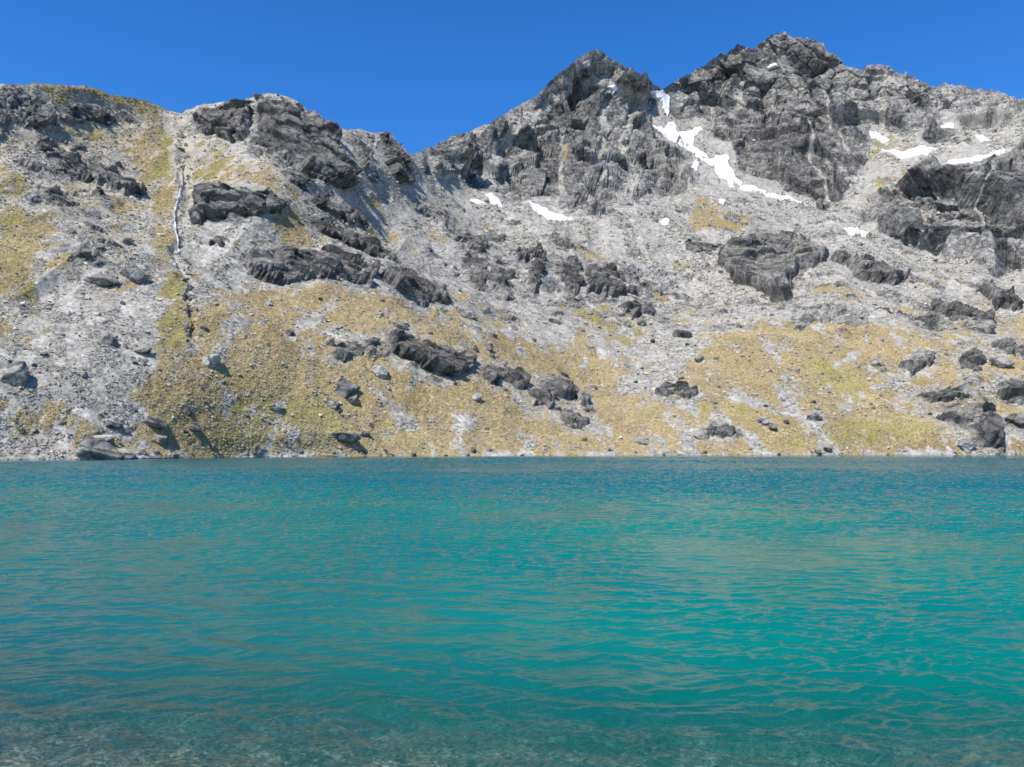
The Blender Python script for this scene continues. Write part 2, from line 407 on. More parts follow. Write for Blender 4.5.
# ------------------------------------------------------------------ rock outcrops: outlines and descriptions
OUT = [
 ([(2,100),(12,95),(30,97),(47,100),(55,110),(57,122),(42,129),(25,127),(15,114),(7,107)], 'dark broken crag just under the grassy top of the hill at the left edge'),
 ([(61,117),(69,101),(85,100),(105,104),(116,111),(117,120),(112,130),(100,122),(82,124),(70,126)], 'dark crag under the rounded hilltop, beside a pale dirt chute on its left'),
 ([(118,114),(128,113),(137,119),(135,123),(122,121)], 'small dark ledge under the rounded hilltop, short of the stream gully'),
 ([(-12,108),(0,107),(11,112),(12,124),(2,134),(-12,136)], 'dark crag cut off by the left edge of the photo, near the skyline'),
 ([(32,142),(40,134),(52,132),(61,142),(52,152),(37,151)], 'low dark outcrop between the hilltop crags and the wide band below them'),
 ([(62,140),(75,136),(90,140),(84,148),(70,150)], 'patchy dark rock just above the wide rock band on the left hill'),
 ([(12,160),(19,152),(30,156),(42,160),(57,150),(75,160),(97,167),(120,160),(131,161),(133,170),(125,177),(142,183),(150,191),(140,196),(124,199),(110,193),(95,186),(70,183),(55,178),(40,177),(28,174),(15,168)], 'widest dark rock band across the upper left hillside, with a blunt left nose'),
 ([(21,196),(37,183),(57,184),(68,198),(78,200),(85,207),(72,208),(50,206),(30,204)], 'smooth grey slab directly below the blunt nose of the wide rock band'),
 ([(85,188),(100,191),(113,204),(106,209),(92,201)], 'small slanting dark rock below the right half of the wide rock band'),
 ([(71,228),(87,227),(115,240),(100,241),(82,235)], 'thin dark slanting ledge on the left hillside above a pair of round boulders'),
 ([(188,216),(200,198),(220,193),(240,202),(258,205),(280,214),(275,225),(250,228),(225,222),(210,225),(202,234),(190,228)], 'dark knobbly outcrop immediately right of the white waterfall'),
 ([(205,243),(215,239),(230,244),(225,252),(207,250)], 'small dark rock below the knobbly outcrop beside the waterfall'),
 ([(191,124),(212,112),(240,108),(262,106),(275,113),(262,124),(250,140),(232,147),(212,141),(198,134)], 'dark crag at the skyline on the right side of the stream gully'),
 ([(258,102),(285,101),(300,106),(315,120),(330,137),(340,155),(349,175),(352,190),(337,196),(320,188),(303,180),(285,165),(262,158),(246,148),(262,128)], 'big dark crag falling from the highest knob of the left ridge'),
 ([(275,178),(288,170),(305,180),(312,192),(298,194),(282,190)], 'low rounded rock at the foot of the big crag, on pale scree'),
 ([(340,134),(358,136),(368,142),(373,158),(379,180),(369,184),(358,170),(350,150)], 'narrow dark rib between the big crag and the dark tower on the left ridge'),
 ([(371,138),(380,136),(392,136),(400,147),(407,162),(411,178),(408,191),(397,185),(387,172),(386,160),(378,148)], 'near-black rock tower at the right end of the left ridge beside the notch'),
 ([(306,199),(315,195),(340,205),(362,212),(374,225),(365,232),(350,230),(330,225),(310,215)], 'long grey slab lying across the scree below the big crag'),
 ([(300,230),(315,221),(335,228),(345,240),(365,242),(385,250),(372,262),(340,256),(312,246)], 'dark blocky outcrop between the long grey slab and the long wall below'),
 ([(406,204),(415,202),(432,215),(430,221),(418,216)], 'upper of two small dark rocks on open scree below the notch'),
 ([(404,219),(412,219),(423,227),(412,227)], 'lower of two small dark rocks on open scree below the notch'),
 ([(240,265),(248,254),(262,250),(280,253),(292,258),(330,259),(352,267),(372,284),(373,296),(357,297),(328,290),(300,287),(275,282),(255,276)], 'long smooth grey wall above the golden tussock slope, its left half'),
 ([(374,278),(395,272),(416,279),(440,293),(458,304),(445,308),(420,308),(398,303),(378,293)], 'grey streaked slab tapering right at the end of the long wall'),
 ([(340,251),(365,248),(385,252),(400,262),(410,271),(395,271),(370,263),(355,259)], 'thin dark ledge directly above the join of the long wall'),
 ([(328,363),(335,350),(358,349),(378,347),(384,354),(355,365),(342,371)], 'ragged grey outcrop at the left end of the mid-slope rock band in the tussock'),
 ([(383,345),(405,344),(428,350),(445,352),(468,359),(476,371),(468,382),(453,387),(440,389),(420,380),(400,371),(388,362)], 'biggest block of the mid-slope band, with a pale flat face at its left'),
 ([(474,376),(490,367),(512,375),(528,384),(523,398),(505,396),(485,394)], 'dark shadowed block between the biggest mid-slope block and the leaning slab'),
 ([(520,402),(533,382),(554,373),(575,376),(590,397),(598,415),(586,413),(572,400),(556,406),(545,413),(530,411)], 'large leaning slab with a ridge back on the tussock slope above mid-lake'),
 ([(556,418),(570,408),(585,415),(592,425),(575,430),(560,426)], 'cracked grey rock directly below the large leaning slab'),
 ([(655,401),(660,388),(675,383),(690,388),(701,403),(690,410),(675,408),(660,407)], 'rounded dark hump standing alone at the foot of the central scree'),
 ([(700,438),(712,428),(730,431),(738,441),(725,444),(710,442)], 'low dark rock close to the shore, to the right below the lone hump'),
 ([(582,281),(586,267),(607,270),(628,284),(642,292),(628,299),(603,300),(588,294)], 'smooth grey dome high on the slope below the pointed peak'),
 ([(614,310),(630,303),(656,314),(655,326),(630,328)], 'grey slab just below the smooth grey dome'),
 ([(558,273),(563,259),(577,263),(584,285),(576,297),(566,292)], 'upright dark rib immediately left of the smooth grey dome'),
 ([(512,253),(520,248),(547,257),(545,275),(537,292),(528,285),(530,266),(515,270)], 'forked dark outcrop left of the upright rib on the middle slope'),
 ([(540,232),(556,236),(574,250),(566,256),(548,246)], 'low grey ledge above the forked dark outcrop'),
 ([(446,243),(465,235),(481,235),(490,250),(480,262),(460,253)], 'dark blocky rock on the scree fan, first right of the two small rocks'),
 ([(486,234),(500,227),(511,230),(507,243),(492,241)], 'small dark rock above and right of the blocky rock on the scree fan'),
 ([(457,254),(475,258),(490,268),(486,292),(476,286),(466,272)], 'dark pillar hanging below the blocky rock on the scree fan'),
 ([(480,270),(498,262),(512,272),(520,290),(508,296),(492,286)], 'broken dark rock between the pillar and the forked outcrop'),
 ([(712,256),(735,242),(760,234),(785,237),(805,239),(825,250),(832,262),(815,272),(798,276),(790,290),(795,300),(780,304),(765,298),(745,285),(725,275)], 'largest dark crag on the right slope, below the olive grass bench'),
 ([(826,262),(840,260),(855,262),(875,265),(890,275),(912,285),(895,291),(870,288),(852,278)], 'near-black wedge right of the largest crag on the right slope'),
 ([(675,244),(700,240),(718,248),(708,256),(685,253)], 'low pale rock left of the largest crag on the right slope'),
 ([(923,304),(940,300),(965,308),(985,315),(995,330),(990,340),(975,332),(950,320),(930,312)], 'long stepped dark ledge on the far right slope under the cliff'),
 ([(903,326),(925,318),(948,328),(935,335),(915,332)], 'small flat dark rock left under the long stepped ledge'),
 ([(898,365),(916,351),(937,355),(933,369),(912,377)], 'pale grey dome on the right-hand grass slope'),
 ([(955,363),(972,345),(990,368),(978,380),(960,377)], 'pointed grey rock immediately right of the pale grey dome'),
 ([(990,398),(1007,383),(1024,385),(1040,395),(1038,415),(1010,412)], 'rounded layered rock at the right edge of the photo above the shore'),
 ([(905,402),(930,396),(962,398),(975,408),(945,410),(915,409)], 'thin layered ledge in grass left of the rounded rock at the right edge'),
 ([(926,426),(965,420),(980,414),(1000,425),(1024,437),(998,436),(1004,452),(978,452),(955,440)], 'dark overhanging shore outcrop in the lower right, just above the water'),
 ([(985,345),(1005,340),(1030,352),(1024,364),(1000,358)], 'sloping grey slab in the grass near the right edge, right of the pointed rock'),
 ([(965,295),(985,285),(1010,290),(1030,300),(1024,312),(995,308)], 'grey rock with a green mossy top under the right-hand cliff'),
]

# --- where rock, grass, bare dirt lie (outlines of the real ground patches)
pw = np.stack([U / 22, V / 16, 0 * U], -1)
WU = U + 6 * fbm(pw, 4, 3); WV = V + 5 * fbm(pw, 4, 23)
def soft(poly, feather=5.): return sstep(-feather, feather, psdf(poly, WU, WV))
def ell(cx, cy, rx, ry, ang=0, p=1.):
    a = math.radians(ang); x = WU - cx; y = WV - cy
    X = x * math.cos(a) + y * math.sin(a); Y = -x * math.sin(a) + y * math.cos(a)
    return np.clip(1.3 - np.sqrt((X / rx) ** 2 + (Y / ry) ** 2), 0, 1) * p
PEAK = [(425,170),(432,150),(470,132),(520,102),(545,80),(570,58),(595,30),(615,40),(640,60),(655,80),(661,92),(660,104),(668,118),(690,145),(697,165),(690,187),(650,198),(620,206),(600,216),(570,212),(540,198),(500,194),(470,186),(440,180)]
RPEAK = [(661,92),(700,60),(720,40),(745,35),(775,20),(800,25),(825,40),(850,50),(900,60),(960,70),(1000,80),(1060,90),(1260,150),(1260,190),(1060,138),(1024,128),(990,126),(965,140),(930,142),(905,132),(880,130),(868,150),(858,172),(838,195),(822,212),(812,205),(800,192),(770,184),(742,168),(732,150),(705,122),(690,118),(672,112),(668,100)]
CLIFF = [(856,205),(876,190),(900,178),(915,168),(940,170),(960,166),(990,160),(1010,153),(1060,140),(1260,190),(1260,290),(1060,275),(1024,266),(1000,272),(978,266),(950,262),(925,252),(895,240),(868,224)]
rockm = np.maximum.reduce([soft(PEAK, 4), soft(RPEAK, 4), soft(CLIFF, 3)])
def lines(segs):
    o = np.zeros_like(U)
    for (x0, y0), (x1, y1), w in segs:
        t = np.clip(((WU-x0)*(x1-x0)+(WV-y0)*(y1-y0))/((x1-x0)**2+(y1-y0)**2), 0, 1)
        o = np.maximum(o, np.clip(1.25-np.hypot(WU-x0-t*(x1-x0), WV-y0-t*(y1-y0))/w, 0, 1))
    return o
pale = lines([((590,58),(545,95),7),((545,95),(470,140),11),((575,80),(535,120),5),((600,75),(660,125),9),((615,90),(625,150),6),((640,100),(668,118),8),((520,125),(490,180),8),((560,130),(560,200),6),((640,160),(625,200),9),((670,150),(690,180),5),((600,110),(605,170),4),
  ((780,55),(800,85),9),((745,75),(735,120),6),((850,95),(880,130),8),((900,95),(880,120),7),((935,105),(960,122),11),((985,108),(965,125),8),((1010,115),(975,128),7),((880,80),(930,98),6),((820,90),(850,150),4),((795,120),(830,190),4),((700,95),(715,150),4),((930,190),(915,245),3),((985,180),(985,255),3)])
tex = fbm(np.stack([U / 7, V / 16, 0 * U], -1), 5, 140)
rockm = rockm * (1 - .62 * np.clip(pale * 1.1, 0, 1)) - .10 * np.clip(tex, 0, 1)
rockm = np.clip(rockm, 0, 1)
upper = np.maximum.reduce([soft(PEAK, 10), soft(RPEAK, 10), soft(CLIFF, 6)])
# scattered bedrock showing through the hill
hillrock = np.maximum.reduce([ell(45,112,60,22,10,.8), ell(80,178,72,30,12,.7), ell(295,150,70,45,35,.75), ell(225,212,50,22,10,.7), ell(335,235,60,25,30,.6), ell(520,255,70,28,30,.6), ell(620,290,55,30,25,.55), ell(780,265,60,35,20,.65), ell(955,325,60,28,15,.6), ell(975,405,60,40,10,.6), ell(400,365,80,18,12,.5), ell(560,400,60,25,20,.5), ell(100,270,45,20,10,.5), ell(470,250,30,25,0,.5)])
SNOW = [
 ([(650,92),(660,93),(669,98),(669,113),(666,117),(662,107),(656,99)], 'small snow strip at the top of the gully, under the col between the peaks'),
 ([(641,118),(654,124),(664,128),(669,121),(675,121),(679,130),(687,132),(701,124),(703,131),(694,139),(694,148),(700,153),(712,158),(724,155),(730,157),(729,169),(738,180),(752,186),(768,193),(790,199),(812,206),(795,207),(770,199),(750,193),(733,187),(716,175),(704,165),(692,154),(680,145),(664,136)], 'longest white snow tongue, running down the gully between the two peaks'),
 ([(609,86),(615,85),(617,90),(612,94)], 'tiny snow spot near the summit of the pointed peak'),
 ([(692,166),(697,161),(699,167),(696,171)], 'tiny snow spot left of the long snow tongue'),
 ([(718,199),(726,201),(724,204),(719,203)], 'tiny snow spot on scree above the olive grass bench'),
 ([(529,202),(545,208),(558,214),(574,222),(562,221),(548,216),(536,209)], 'thin snow streak at the foot of the pointed peak'),
 ([(470,198),(480,201),(487,205),(478,204)], 'left of two small snow flecks on the scree by the notch'),
 ([(487,195),(497,199),(502,206),(494,204)], 'right of two small snow flecks on the scree by the notch'),
 ([(869,131),(878,134),(889,138),(880,139),(872,136)], 'small snow streak in the bowl below the right-hand crest'),
 ([(881,148),(892,151),(903,155),(914,150),(926,145),(925,149),(938,150),(926,155),(913,158),(903,161),(893,157)], 'curved snow patch in the bowl, left of the widest one on the bench'),
 ([(941,124),(954,123),(954,127),(942,128)], 'small high snow spot below the right-hand crest'),
 ([(976,133),(984,134),(990,137),(980,138)], 'small snow fleck above the bench snow near the right edge'),
 ([(947,163),(962,160),(983,157),(996,152),(1006,149),(1005,153),(985,161),(966,165),(950,166)], 'widest snow band lying on the bench above the right-hand cliff'),
 ([(842,234),(854,233),(868,236),(866,240),(850,240)], 'snow patch on scree at the foot of the dark right-hand mountain'),
 ([(660,224),(669,224),(670,228),(661,228)], 'tiny snow spot at the foot of the pointed peak, left of the olive bench'),
 ([(766,68),(776,64),(778,67),(768,70)], 'tiny snow spot just below the highest summit'),
]
flat = np.zeros_like(U)
for pl, _ in SNOW: flat = np.maximum(flat, sstep(-15, -2, psdf(pl, U, V)))
prox = np.zeros_like(U)
for pl, _ in OUT: prox = np.maximum(prox, sstep(-11, 1, psdf(pl, WU, WV)))
G = np.zeros_like(U)
for poly, p in [([(140,420),(160,380),(195,330),(225,305),(255,285),(330,298),(400,308),(470,312),(520,332),(560,352),(620,383),(660,415),(695,460),(190,460)], .66),
                ([(-230,395),(-20,395),(60,405),(150,410),(200,460),(-230,470)], .50),
                ([(680,372),(715,338),(780,322),(850,318),(890,332),(905,370),(900,415),(1000,440),(1260,430),(1260,470),(690,470),(700,425)], .70),
                ([(540,340),(580,330),(640,360),(690,400),(700,450),(660,440),(610,400)], .38),
                ([(685,218),(698,200),(725,203),(762,222),(742,234),(690,234)], .85),
                ([(895,300),(1260,290),(1260,440),(900,440)], .52),
                ([(-230,200),(10,230),(45,300),(60,340),(-230,330)], .55)]:
    G = np.maximum(G, soft(poly, 9) * p)
for e in [(60,95,80,14,6,.62),(150,150,28,50,-20,.6),(165,200,16,60,0,.62),(205,165,20,45,25,.55),(170,350,22,70,8,.7),(170,400,40,45,0,.72),(110,200,60,16,10,.5),(250,180,60,20,30,.5),(275,125,40,18,30,.55),(600,325,55,20,28,.6),(590,262,45,15,25,.55),(650,295,40,14,20,.5),(565,155,18,9,-25,.6),(655,144,16,7,20,.6),(330,300,110,14,4,.66),(300,240,60,16,25,.45),(880,150,50,16,-10,.5),(900,185,40,14,-30,.55),(830,290,50,16,10,.5),(20,330,50,20,40,.6),(30,235,50,20,40,.55),(490,310,60,12,20,.5)]:
    G = np.maximum(G, ell(*e))
GR = np.maximum.reduce([ell(30,300,60,40,45,.8), ell(165,330,25,90,5,.75), ell(270,420,70,35,0,.7), ell(850,440,90,16,0,.8), ell(840,390,60,40,0,.55), ell(985,292,40,18,0,.9), ell(600,320,70,30,28,.7), ell(715,218,45,22,10,.6), ell(200,160,30,60,20,.7), ell(165,170,20,60,0,.6), ell(60,95,90,18,0,.55), ell(900,150,80,40,0,.6), ell(960,400,40,20,0,.6), ell(20,230,60,30,0,.5), ell(720,400,50,40,0,.5)])
D = np.maximum.reduce([ell(110,150,190,90,10,.62), ell(300,190,150,70,20,.5), ell(90,130,80,30,10,.7), ell(230,170,40,40,30,.6), ell(60,215,90,30,20,.5), ell(330,190,90,40,30,.4), ell(130,110,40,12,20,.7), ell(120,440,130,14,0,.35), ell(450,150,50,16,-15,.6), ell(700,430,50,16,30,.4), ell(500,145,70,20,-25,.4)])
# fall-line scree chutes cut through the grass
chute = np.zeros_like(U)
for a in [((285,400),(262,455),10),((640,380),(690,455),9),((470,420),(440,455),12),((600,430),(612,455),8),((780,400),(830,455),13),((690,410),(760,452),8),((730,405),(790,420),9),((560,455),(520,430),7),((0,345),(140,415),9),((50,375),(150,440),10),((370,395),(440,455),8),((400,435),(360,445),9),((255,415),(290,440),12),((640,440),(670,452),14),((520,360),(600,430),6),((700,345),(640,385),8),((860,340),(820,400),5),((900,380),(840,410),8),((230,310),(215,380),14),((210,380),(250,440),8),((300,330),(370,350),6),((760,340),(800,400),5)]:
    (x0,y0),(x1,y1),w = a
    t = np.clip(((WU-x0)*(x1-x0)+(WV-y0)*(y1-y0))/((x1-x0)**2+(y1-y0)**2),0,1)
    chute = np.maximum(chute, np.clip(1.2-np.hypot(WU-x0-t*(x1-x0), WV-y0-t*(y1-y0))/w,0,1))
gully = lines([((183,108),(184,160),13),((184,160),(178,240),7),((178,240),(187,310),7)])
G = np.clip(G - .55 * np.clip(chute * (1 + .5 * tex), 0, 1), 0, 1)
G = G * (.45 + .55 * sstep(1, 7, shore_v(U) - V))
_pf = P0.astype(f32)
nbig = fbm(_pf / 38, 4, 150); nmid = fbm(np.stack([_pf[..., 0] / 7, _pf[..., 1] / 24, _pf[..., 2] / 24], -1), 5, 155, .62)
low = sstep(150, 300, V) * .12 + .09 * sstep(320, 400, V) * sstep(200, 280, U) - .10 * sstep(300, 360, V) * sstep(150, 90, U) + .19 * sstep(460, 380, U) * sstep(330, 260, V)
G = (1 - np.clip(gully * 1.2, 0, 1)) * (1 - .55 * np.clip(prox * 1.2, 0, 1)) * sstep(.16, .92, G * 1.0 + low * 1.1 + .24 * nbig + .36 * nmid) * .95
GR = np.clip(GR * .85 + .22 * sstep(460, 380, U) * sstep(300, 200, V) + .40 * nbig + .15 * nmid - .06, 0, 1)

PF = P0.astype(f32)
# broad swells and gullies everywhere, broken rock on the peaks
fade = sstep(0, .06, T)
big = 7 * fbm(PF / 130, 3, 40) * fade
gul = 3.0 * ridged(np.stack([PF[..., 0] / 45, PF[..., 1] / 110, PF[..., 2] / 110], -1), 3, 50) * fade
small = (.7 * fbm(PF / 9, 3, 60) + .28 * vnoise(PF / 1.6, 66)) * (.35 + .65 * fade)
Q = PF + 3 * np.stack([fbm(PF / 40, 2, 70), fbm(PF / 40, 2, 72), fbm(PF / 40, 2, 74)], -1)
Q2 = PF + 1.1 * np.stack([fbm(PF / 14, 2, 76), fbm(PF / 14, 2, 77), fbm(PF / 14, 2, 78)], -1)
B1 = basis((.72, -.30, -.62), 1.8); B2 = basis((.55, -.35, -.75), 1.6)
isR = ((psdf([(658,90),(668,120),(690,150),(735,186),(812,209),(870,240),(1300,400),(1300,-50),(650,-50)], U, V) > 0) * 1.)[..., None]
QB = (Q @ B1) * isR + (Q @ B2) * (1 - isR)
QB2 = (Q2 @ B1) * isR + (Q2 @ B2) * (1 - isR)
f1, e1 = facet(QB / 72, 80, 1.0); f2, e2 = facet(QB2 / 24, 81, 1.0); f3, e3 = facet(Q2 / 10, 82, 1.0)
rk = 38 * f1 - 13 * np.exp(-e1 / .055) + 9.0 * f2 - 5.0 * np.exp(-e2 / .05) + 1.5 * f3
rk += 3 * ridged(np.stack([PF[..., 0] / 60, PF[..., 1] / 150, PF[..., 2] / 170], -1), 4, 90)
hm = np.clip(hillrock, 0, 1) * (1 - upper)
hm = np.clip(1.35 * hm, 0, 1) * sstep(-.02, .16, hm - .42 + .62 * fbm(PF / 17, 4, 95))
spots = sstep(.30, .52, fbm(PF / 26, 4, 191) + .25 * vnoise(PF / 7, 195)) * sstep(185, 205, V) * sstep(345, 320, V) * sstep(400, 450, U) * (1 - upper)
hm = np.maximum(hm, spots * .95)
hr = 3.0 * f2 + 3.2 * f3 + 1.0 * np.abs(f2)
rkm = blur(upper * (.40 + .60 * rockm), 2) * (.22 + .06 * (U > 662) + (.78 - .06 * (U > 662)) * sstep(0, 22, V - sky_v(U))) * 1.15
cut = lines([((183,112),(184,160),5),((184,160),(178,240),4),((178,240),(188,312),5),((188,312),(190,350),3)])
cut = cut * (.75 + .5 * vnoise(PF / 7, 181))
disp = -2.8 * np.clip(cut, 0, 1) + big * (1 - .3 * upper) + gul * (1 - upper) * (1 - .6 * sstep(280, 330, V)) + small * (.75 - .4 * upper) + rk * rkm * fade * (1 - .85 * blur(flat, 3)) + hr * hm * fade
edge = sstep(0, .012, T)
PT = P0 + N0 * (disp * (.15 + .85 * edge))[..., None]
rock_attr = np.clip(np.maximum.reduce([rockm, hm * 1.1, prox * .62 * (.7 + .5 * fbm(PF / 8, 3, 161))]), 0, 1)
# keep the shore on the water line
PT[1:30, :, 2] = np.maximum(PT[1:30, :, 2], .15 + .12 * np.arange(1, 30)[:, None])
PT[0, :, 2] = np.minimum(PT[0, :, 2], .1)

# rows below the water and behind the crest
below = []
for kk in range(10, 0, -1):
    s = 1 - kk * 5.0 / np.maximum(RHO[0], 1)
    q = PT[0].copy(); q[:, :2] *= s[:, None]; q[:, 2] = -.25 * kk * 5; below.append(q)
behind = []
top = PT[-1]
for kk in range(1, 26):
    d = 12.0 * kk
    q = top.copy(); hh = np.hypot(top[:, 0], top[:, 1]); q[:, :2] *= (1 + d / hh)[:, None]
    q[:, 2] = top[:, 2] - .62 * d - 8 * (1 - math.exp(-d / 30))
    nz = 7 * fbm((q / 30).astype(f32), 3, 120); q[:, 2] += nz * min(1, kk / 3)
    q[:, 2] = np.maximum(q[:, 2], -8); behind.append(q)
G3 = np.concatenate([np.stack(below), PT, np.stack(behind)], 0)
nb_, nt_ = len(below), len(behind)
def ext(A): return np.concatenate([np.repeat(A[:1], nb_, 0), A, np.repeat(A[-1:], nt_, 0)], 0)
DK = np.maximum.reduce([ell(570,108,34,34,0,1), ell(505,152,34,18,0,.8), ell(648,160,40,14,20,.7), ell(560,170,30,30,0,.6), ell(785,150,60,55,30,.9), ell(720,75,30,20,-30,.7), ell(810,70,40,25,20,.6), ell(930,185,60,20,-12,.9), ell(1010,185,50,40,0,.7), ell(890,220,30,25,0,.6)])  # hand-placed patches where the rock colour of the peaks is darkened
AT = dict(rock=ext(rock_attr), dark_zone=ext(DK), grass=ext(G), green=ext(GR), dirt=ext(D))
rowsT, colsT = G3.shape[:2]
UE, VE = ext(U), ext(V)
fu = UE[:-1, :-1]; fv = VE[:-1, :-1]
SPLIT_C = [(414,100),(425,172),(470,188),(540,203),(600,220),(680,206),(662,95),(640,0),(500,0)]
SPLIT_R = [(662,95),(680,206),(700,216),(800,216),(850,225),(870,240),(960,268),(1030,278),(1400,320),(1400,0),(640,0)]
inC = psdf(SPLIT_C, fu, fv) > 0
inR = (psdf(SPLIT_R, fu, fv) > 0) | ((fu > 1040) & (fv < 262)); inC &= ~inR
flatv = G3.reshape(-1, 3); flata = {k: a.ravel() for k, a in AT.items()}
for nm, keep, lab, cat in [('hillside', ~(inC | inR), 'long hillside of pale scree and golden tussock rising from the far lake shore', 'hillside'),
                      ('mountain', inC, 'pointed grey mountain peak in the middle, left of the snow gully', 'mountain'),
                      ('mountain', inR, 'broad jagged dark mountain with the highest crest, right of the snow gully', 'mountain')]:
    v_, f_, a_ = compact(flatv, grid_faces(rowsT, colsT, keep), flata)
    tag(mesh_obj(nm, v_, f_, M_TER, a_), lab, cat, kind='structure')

NT_ = N0
def at(u, v):
    """terrain point and smooth normal where the sight line (u, v) meets the slope"""
    u = np.asarray(u, float); v = np.asarray(v, float)
    ci = (u - us[0]) / (us[1] - us[0]); ri = np.clip((v - shore_v(u)) / (sky_v(u) - shore_v(u)), 0, 1) * (NR - 1)
    return bil(PT, ci, ri), bil(NT_, ci, ri)
PSM = blur(PT, 5)
def at_smooth(u, v):
    ci = (u - us[0]) / (us[1] - us[0]); ri = np.clip((v - shore_v(u)) / (sky_v(u) - shore_v(u)), 0, 1) * (NR - 1)
    return bil(PSM, ci, ri), bil(NT_, ci, ri)

# ------------------------------------------------------------------ build the rock outcrops
def outcrop(poly, label, i):
    p = np.array(poly, float); lo_, hi = p.min(0) - 4, p.max(0) + 4
    st = .45
    gu, gv = np.meshgrid(np.arange(lo_[0], hi[0], st), np.arange(lo_[1], hi[1], st))
    n3 = np.stack([gu / 9, gv / 7, 0 * gu + i], -1); n4 = n3 * 3.1
    wu = gu + 2.6 * fbm(n3, 3, 5) + .8 * vnoise(n4, 8); wv = gv + 2.0 * fbm(n3, 3, 6) + .7 * vnoise(n4, 9)
    s = psdf(poly, wu, wv)
    B, n = at_smooth(gu, gv)
    n = n / np.linalg.norm(n, axis=-1, keepdims=True)
    rho = float(np.hypot(*B[B.shape[0] // 2, B.shape[1] // 2, :2])); mpp = rho / F
    area = abs(np.sum(p[:, 0] * np.roll(p[:, 1], -1) - p[:, 1] * np.roll(p[:, 0], -1))) / 2
    wid = math.sqrt(area) * mpp
    amp = min(.20 * wid, 10.)
    ins = s > 0
    vt = np.where(ins, gv, 1e9).min(0); vb = np.where(ins, gv, -1e9).max(0)
    tt = np.clip((gv - vt) / np.maximum(vb - vt, 1), 0, 1)
    m = sstep(-.6, 3.2, s); m2 = sstep(-.6, 6.0, s)
    BF = B.astype(f32)
    Qw = BF + .07 * wid * np.stack([fbm(BF / (wid * .8), 2, 31 + i), fbm(BF / (wid * .8), 2, 41 + i), fbm(BF / (wid * .8), 2, 51 + i)], -1)
    Bx = basis((.9, -.2, -rng.uniform(.15, .6)), 2.1)
    gap = fbm(np.stack([gu / max(6, wid / mpp * .22), gv / max(5, wid / mpp * .16), 0 * gu + 3 * i], -1), 3, 19)
    s = np.minimum(s, np.where(area > 1e9, 7 * (gap + .78), s))
    a1, g1 = facet((Qw @ Bx) / (wid * .48), 100 + i); a2, g2 = facet((Qw @ Bx) / (wid * .22), 200 + i); a3, g3 = facet((Qw @ Bx) / max(wid * .09, 1.6), 300 + i)
    h = amp * (m2 * (.30 + .75 * tt) + 1.1 * a1 * m + .46 * a2 * m + .14 * a3 * m - .28 * m * np.exp(-g1 / .045) - .12 * m * np.exp(-g2 / .06)) + .6 * m
    h = np.where(h < 0.3, h * .5, h) * m - 3.5 * (1 - m) - .25
    outw = n.copy(); outw[..., 2] *= .55; outw /= np.linalg.norm(outw, axis=-1, keepdims=True)
    Pn = B + outw * h[..., None]
    cell = (s > -2.0)
    keep = cell[:-1, :-1] & cell[1:, :-1] & cell[:-1, 1:] & cell[1:, 1:]
    fs = grid_faces(*gu.shape, keep)[:, ::-1]
    v_, f_, _ = compact(Pn.reshape(-1, 3), fs)
    base = v_.mean(0); base[2] = v_[:, 2].min()
    o = mesh_obj('rock_outcrop', v_, f_, M_CRAG)
    return tag(o, label, 'rock outcrop', 'rock outcrops on the hillside')
for i, (pl, lb) in enumerate(OUT): outcrop(pl, lb, i)

# ------------------------------------------------------------------ boulders
def ico(sub):
    import bmesh
    bm = bmesh.new(); bmesh.ops.create_icosphere(bm, subdivisions=sub, radius=1)
    v = np.array([x.co[:] for x in bm.verts]); f = np.array([[q.index for q in x.verts] for x in bm.faces]); bm.free()
    return v, f
IV, IF = ico(4)
def boulder_verts(seed, cuts=13):
    r = np.random.default_rng(seed)
    v = IV * 1.15
    for _ in range(cuts):
        n = r.normal(size=3); n /= np.linalg.norm(n); d = r.uniform(.52, .88)
        ex = np.maximum(v @ n - d, 0); v = v - ex[:, None] * n * .96
    v = v + IV * (.06 * fbm((v * 2.2 + seed).astype(f32), 3, seed) + .02 * vnoise((v * 9).astype(f32), seed))[:, None]
    return v
def add_boulder(u, v, rx, ry, seed, mat, label, group=None, roll=0., me=None):
    p, n = at(np.array([u]), np.array([v + ry * .55])); p = p[0]
    rho = math.hypot(p[0], p[1]); mpp = rho / F * math.hypot(1, 0)
    if me is None:
        vv = boulder_verts(seed) * np.array([rx, rx * .85, ry * 1.15]) * mpp
        o = mesh_obj('boulder', vv, IF, mat)
    else:
        o = bpy.data.objects.new('boulder', me); COL.objects.link(o); o.scale = (rx * mpp, rx * .85 * mpp, ry * 1.15 * mpp)
    o.location = (p[0], p[1], p[2] + ry * mpp * .3)
    o.rotation_euler = (0, roll, rng.uniform(-.3, .3) if me is None else rng.uniform(0, 6.28))
    return tag(o, label, 'boulder', group)
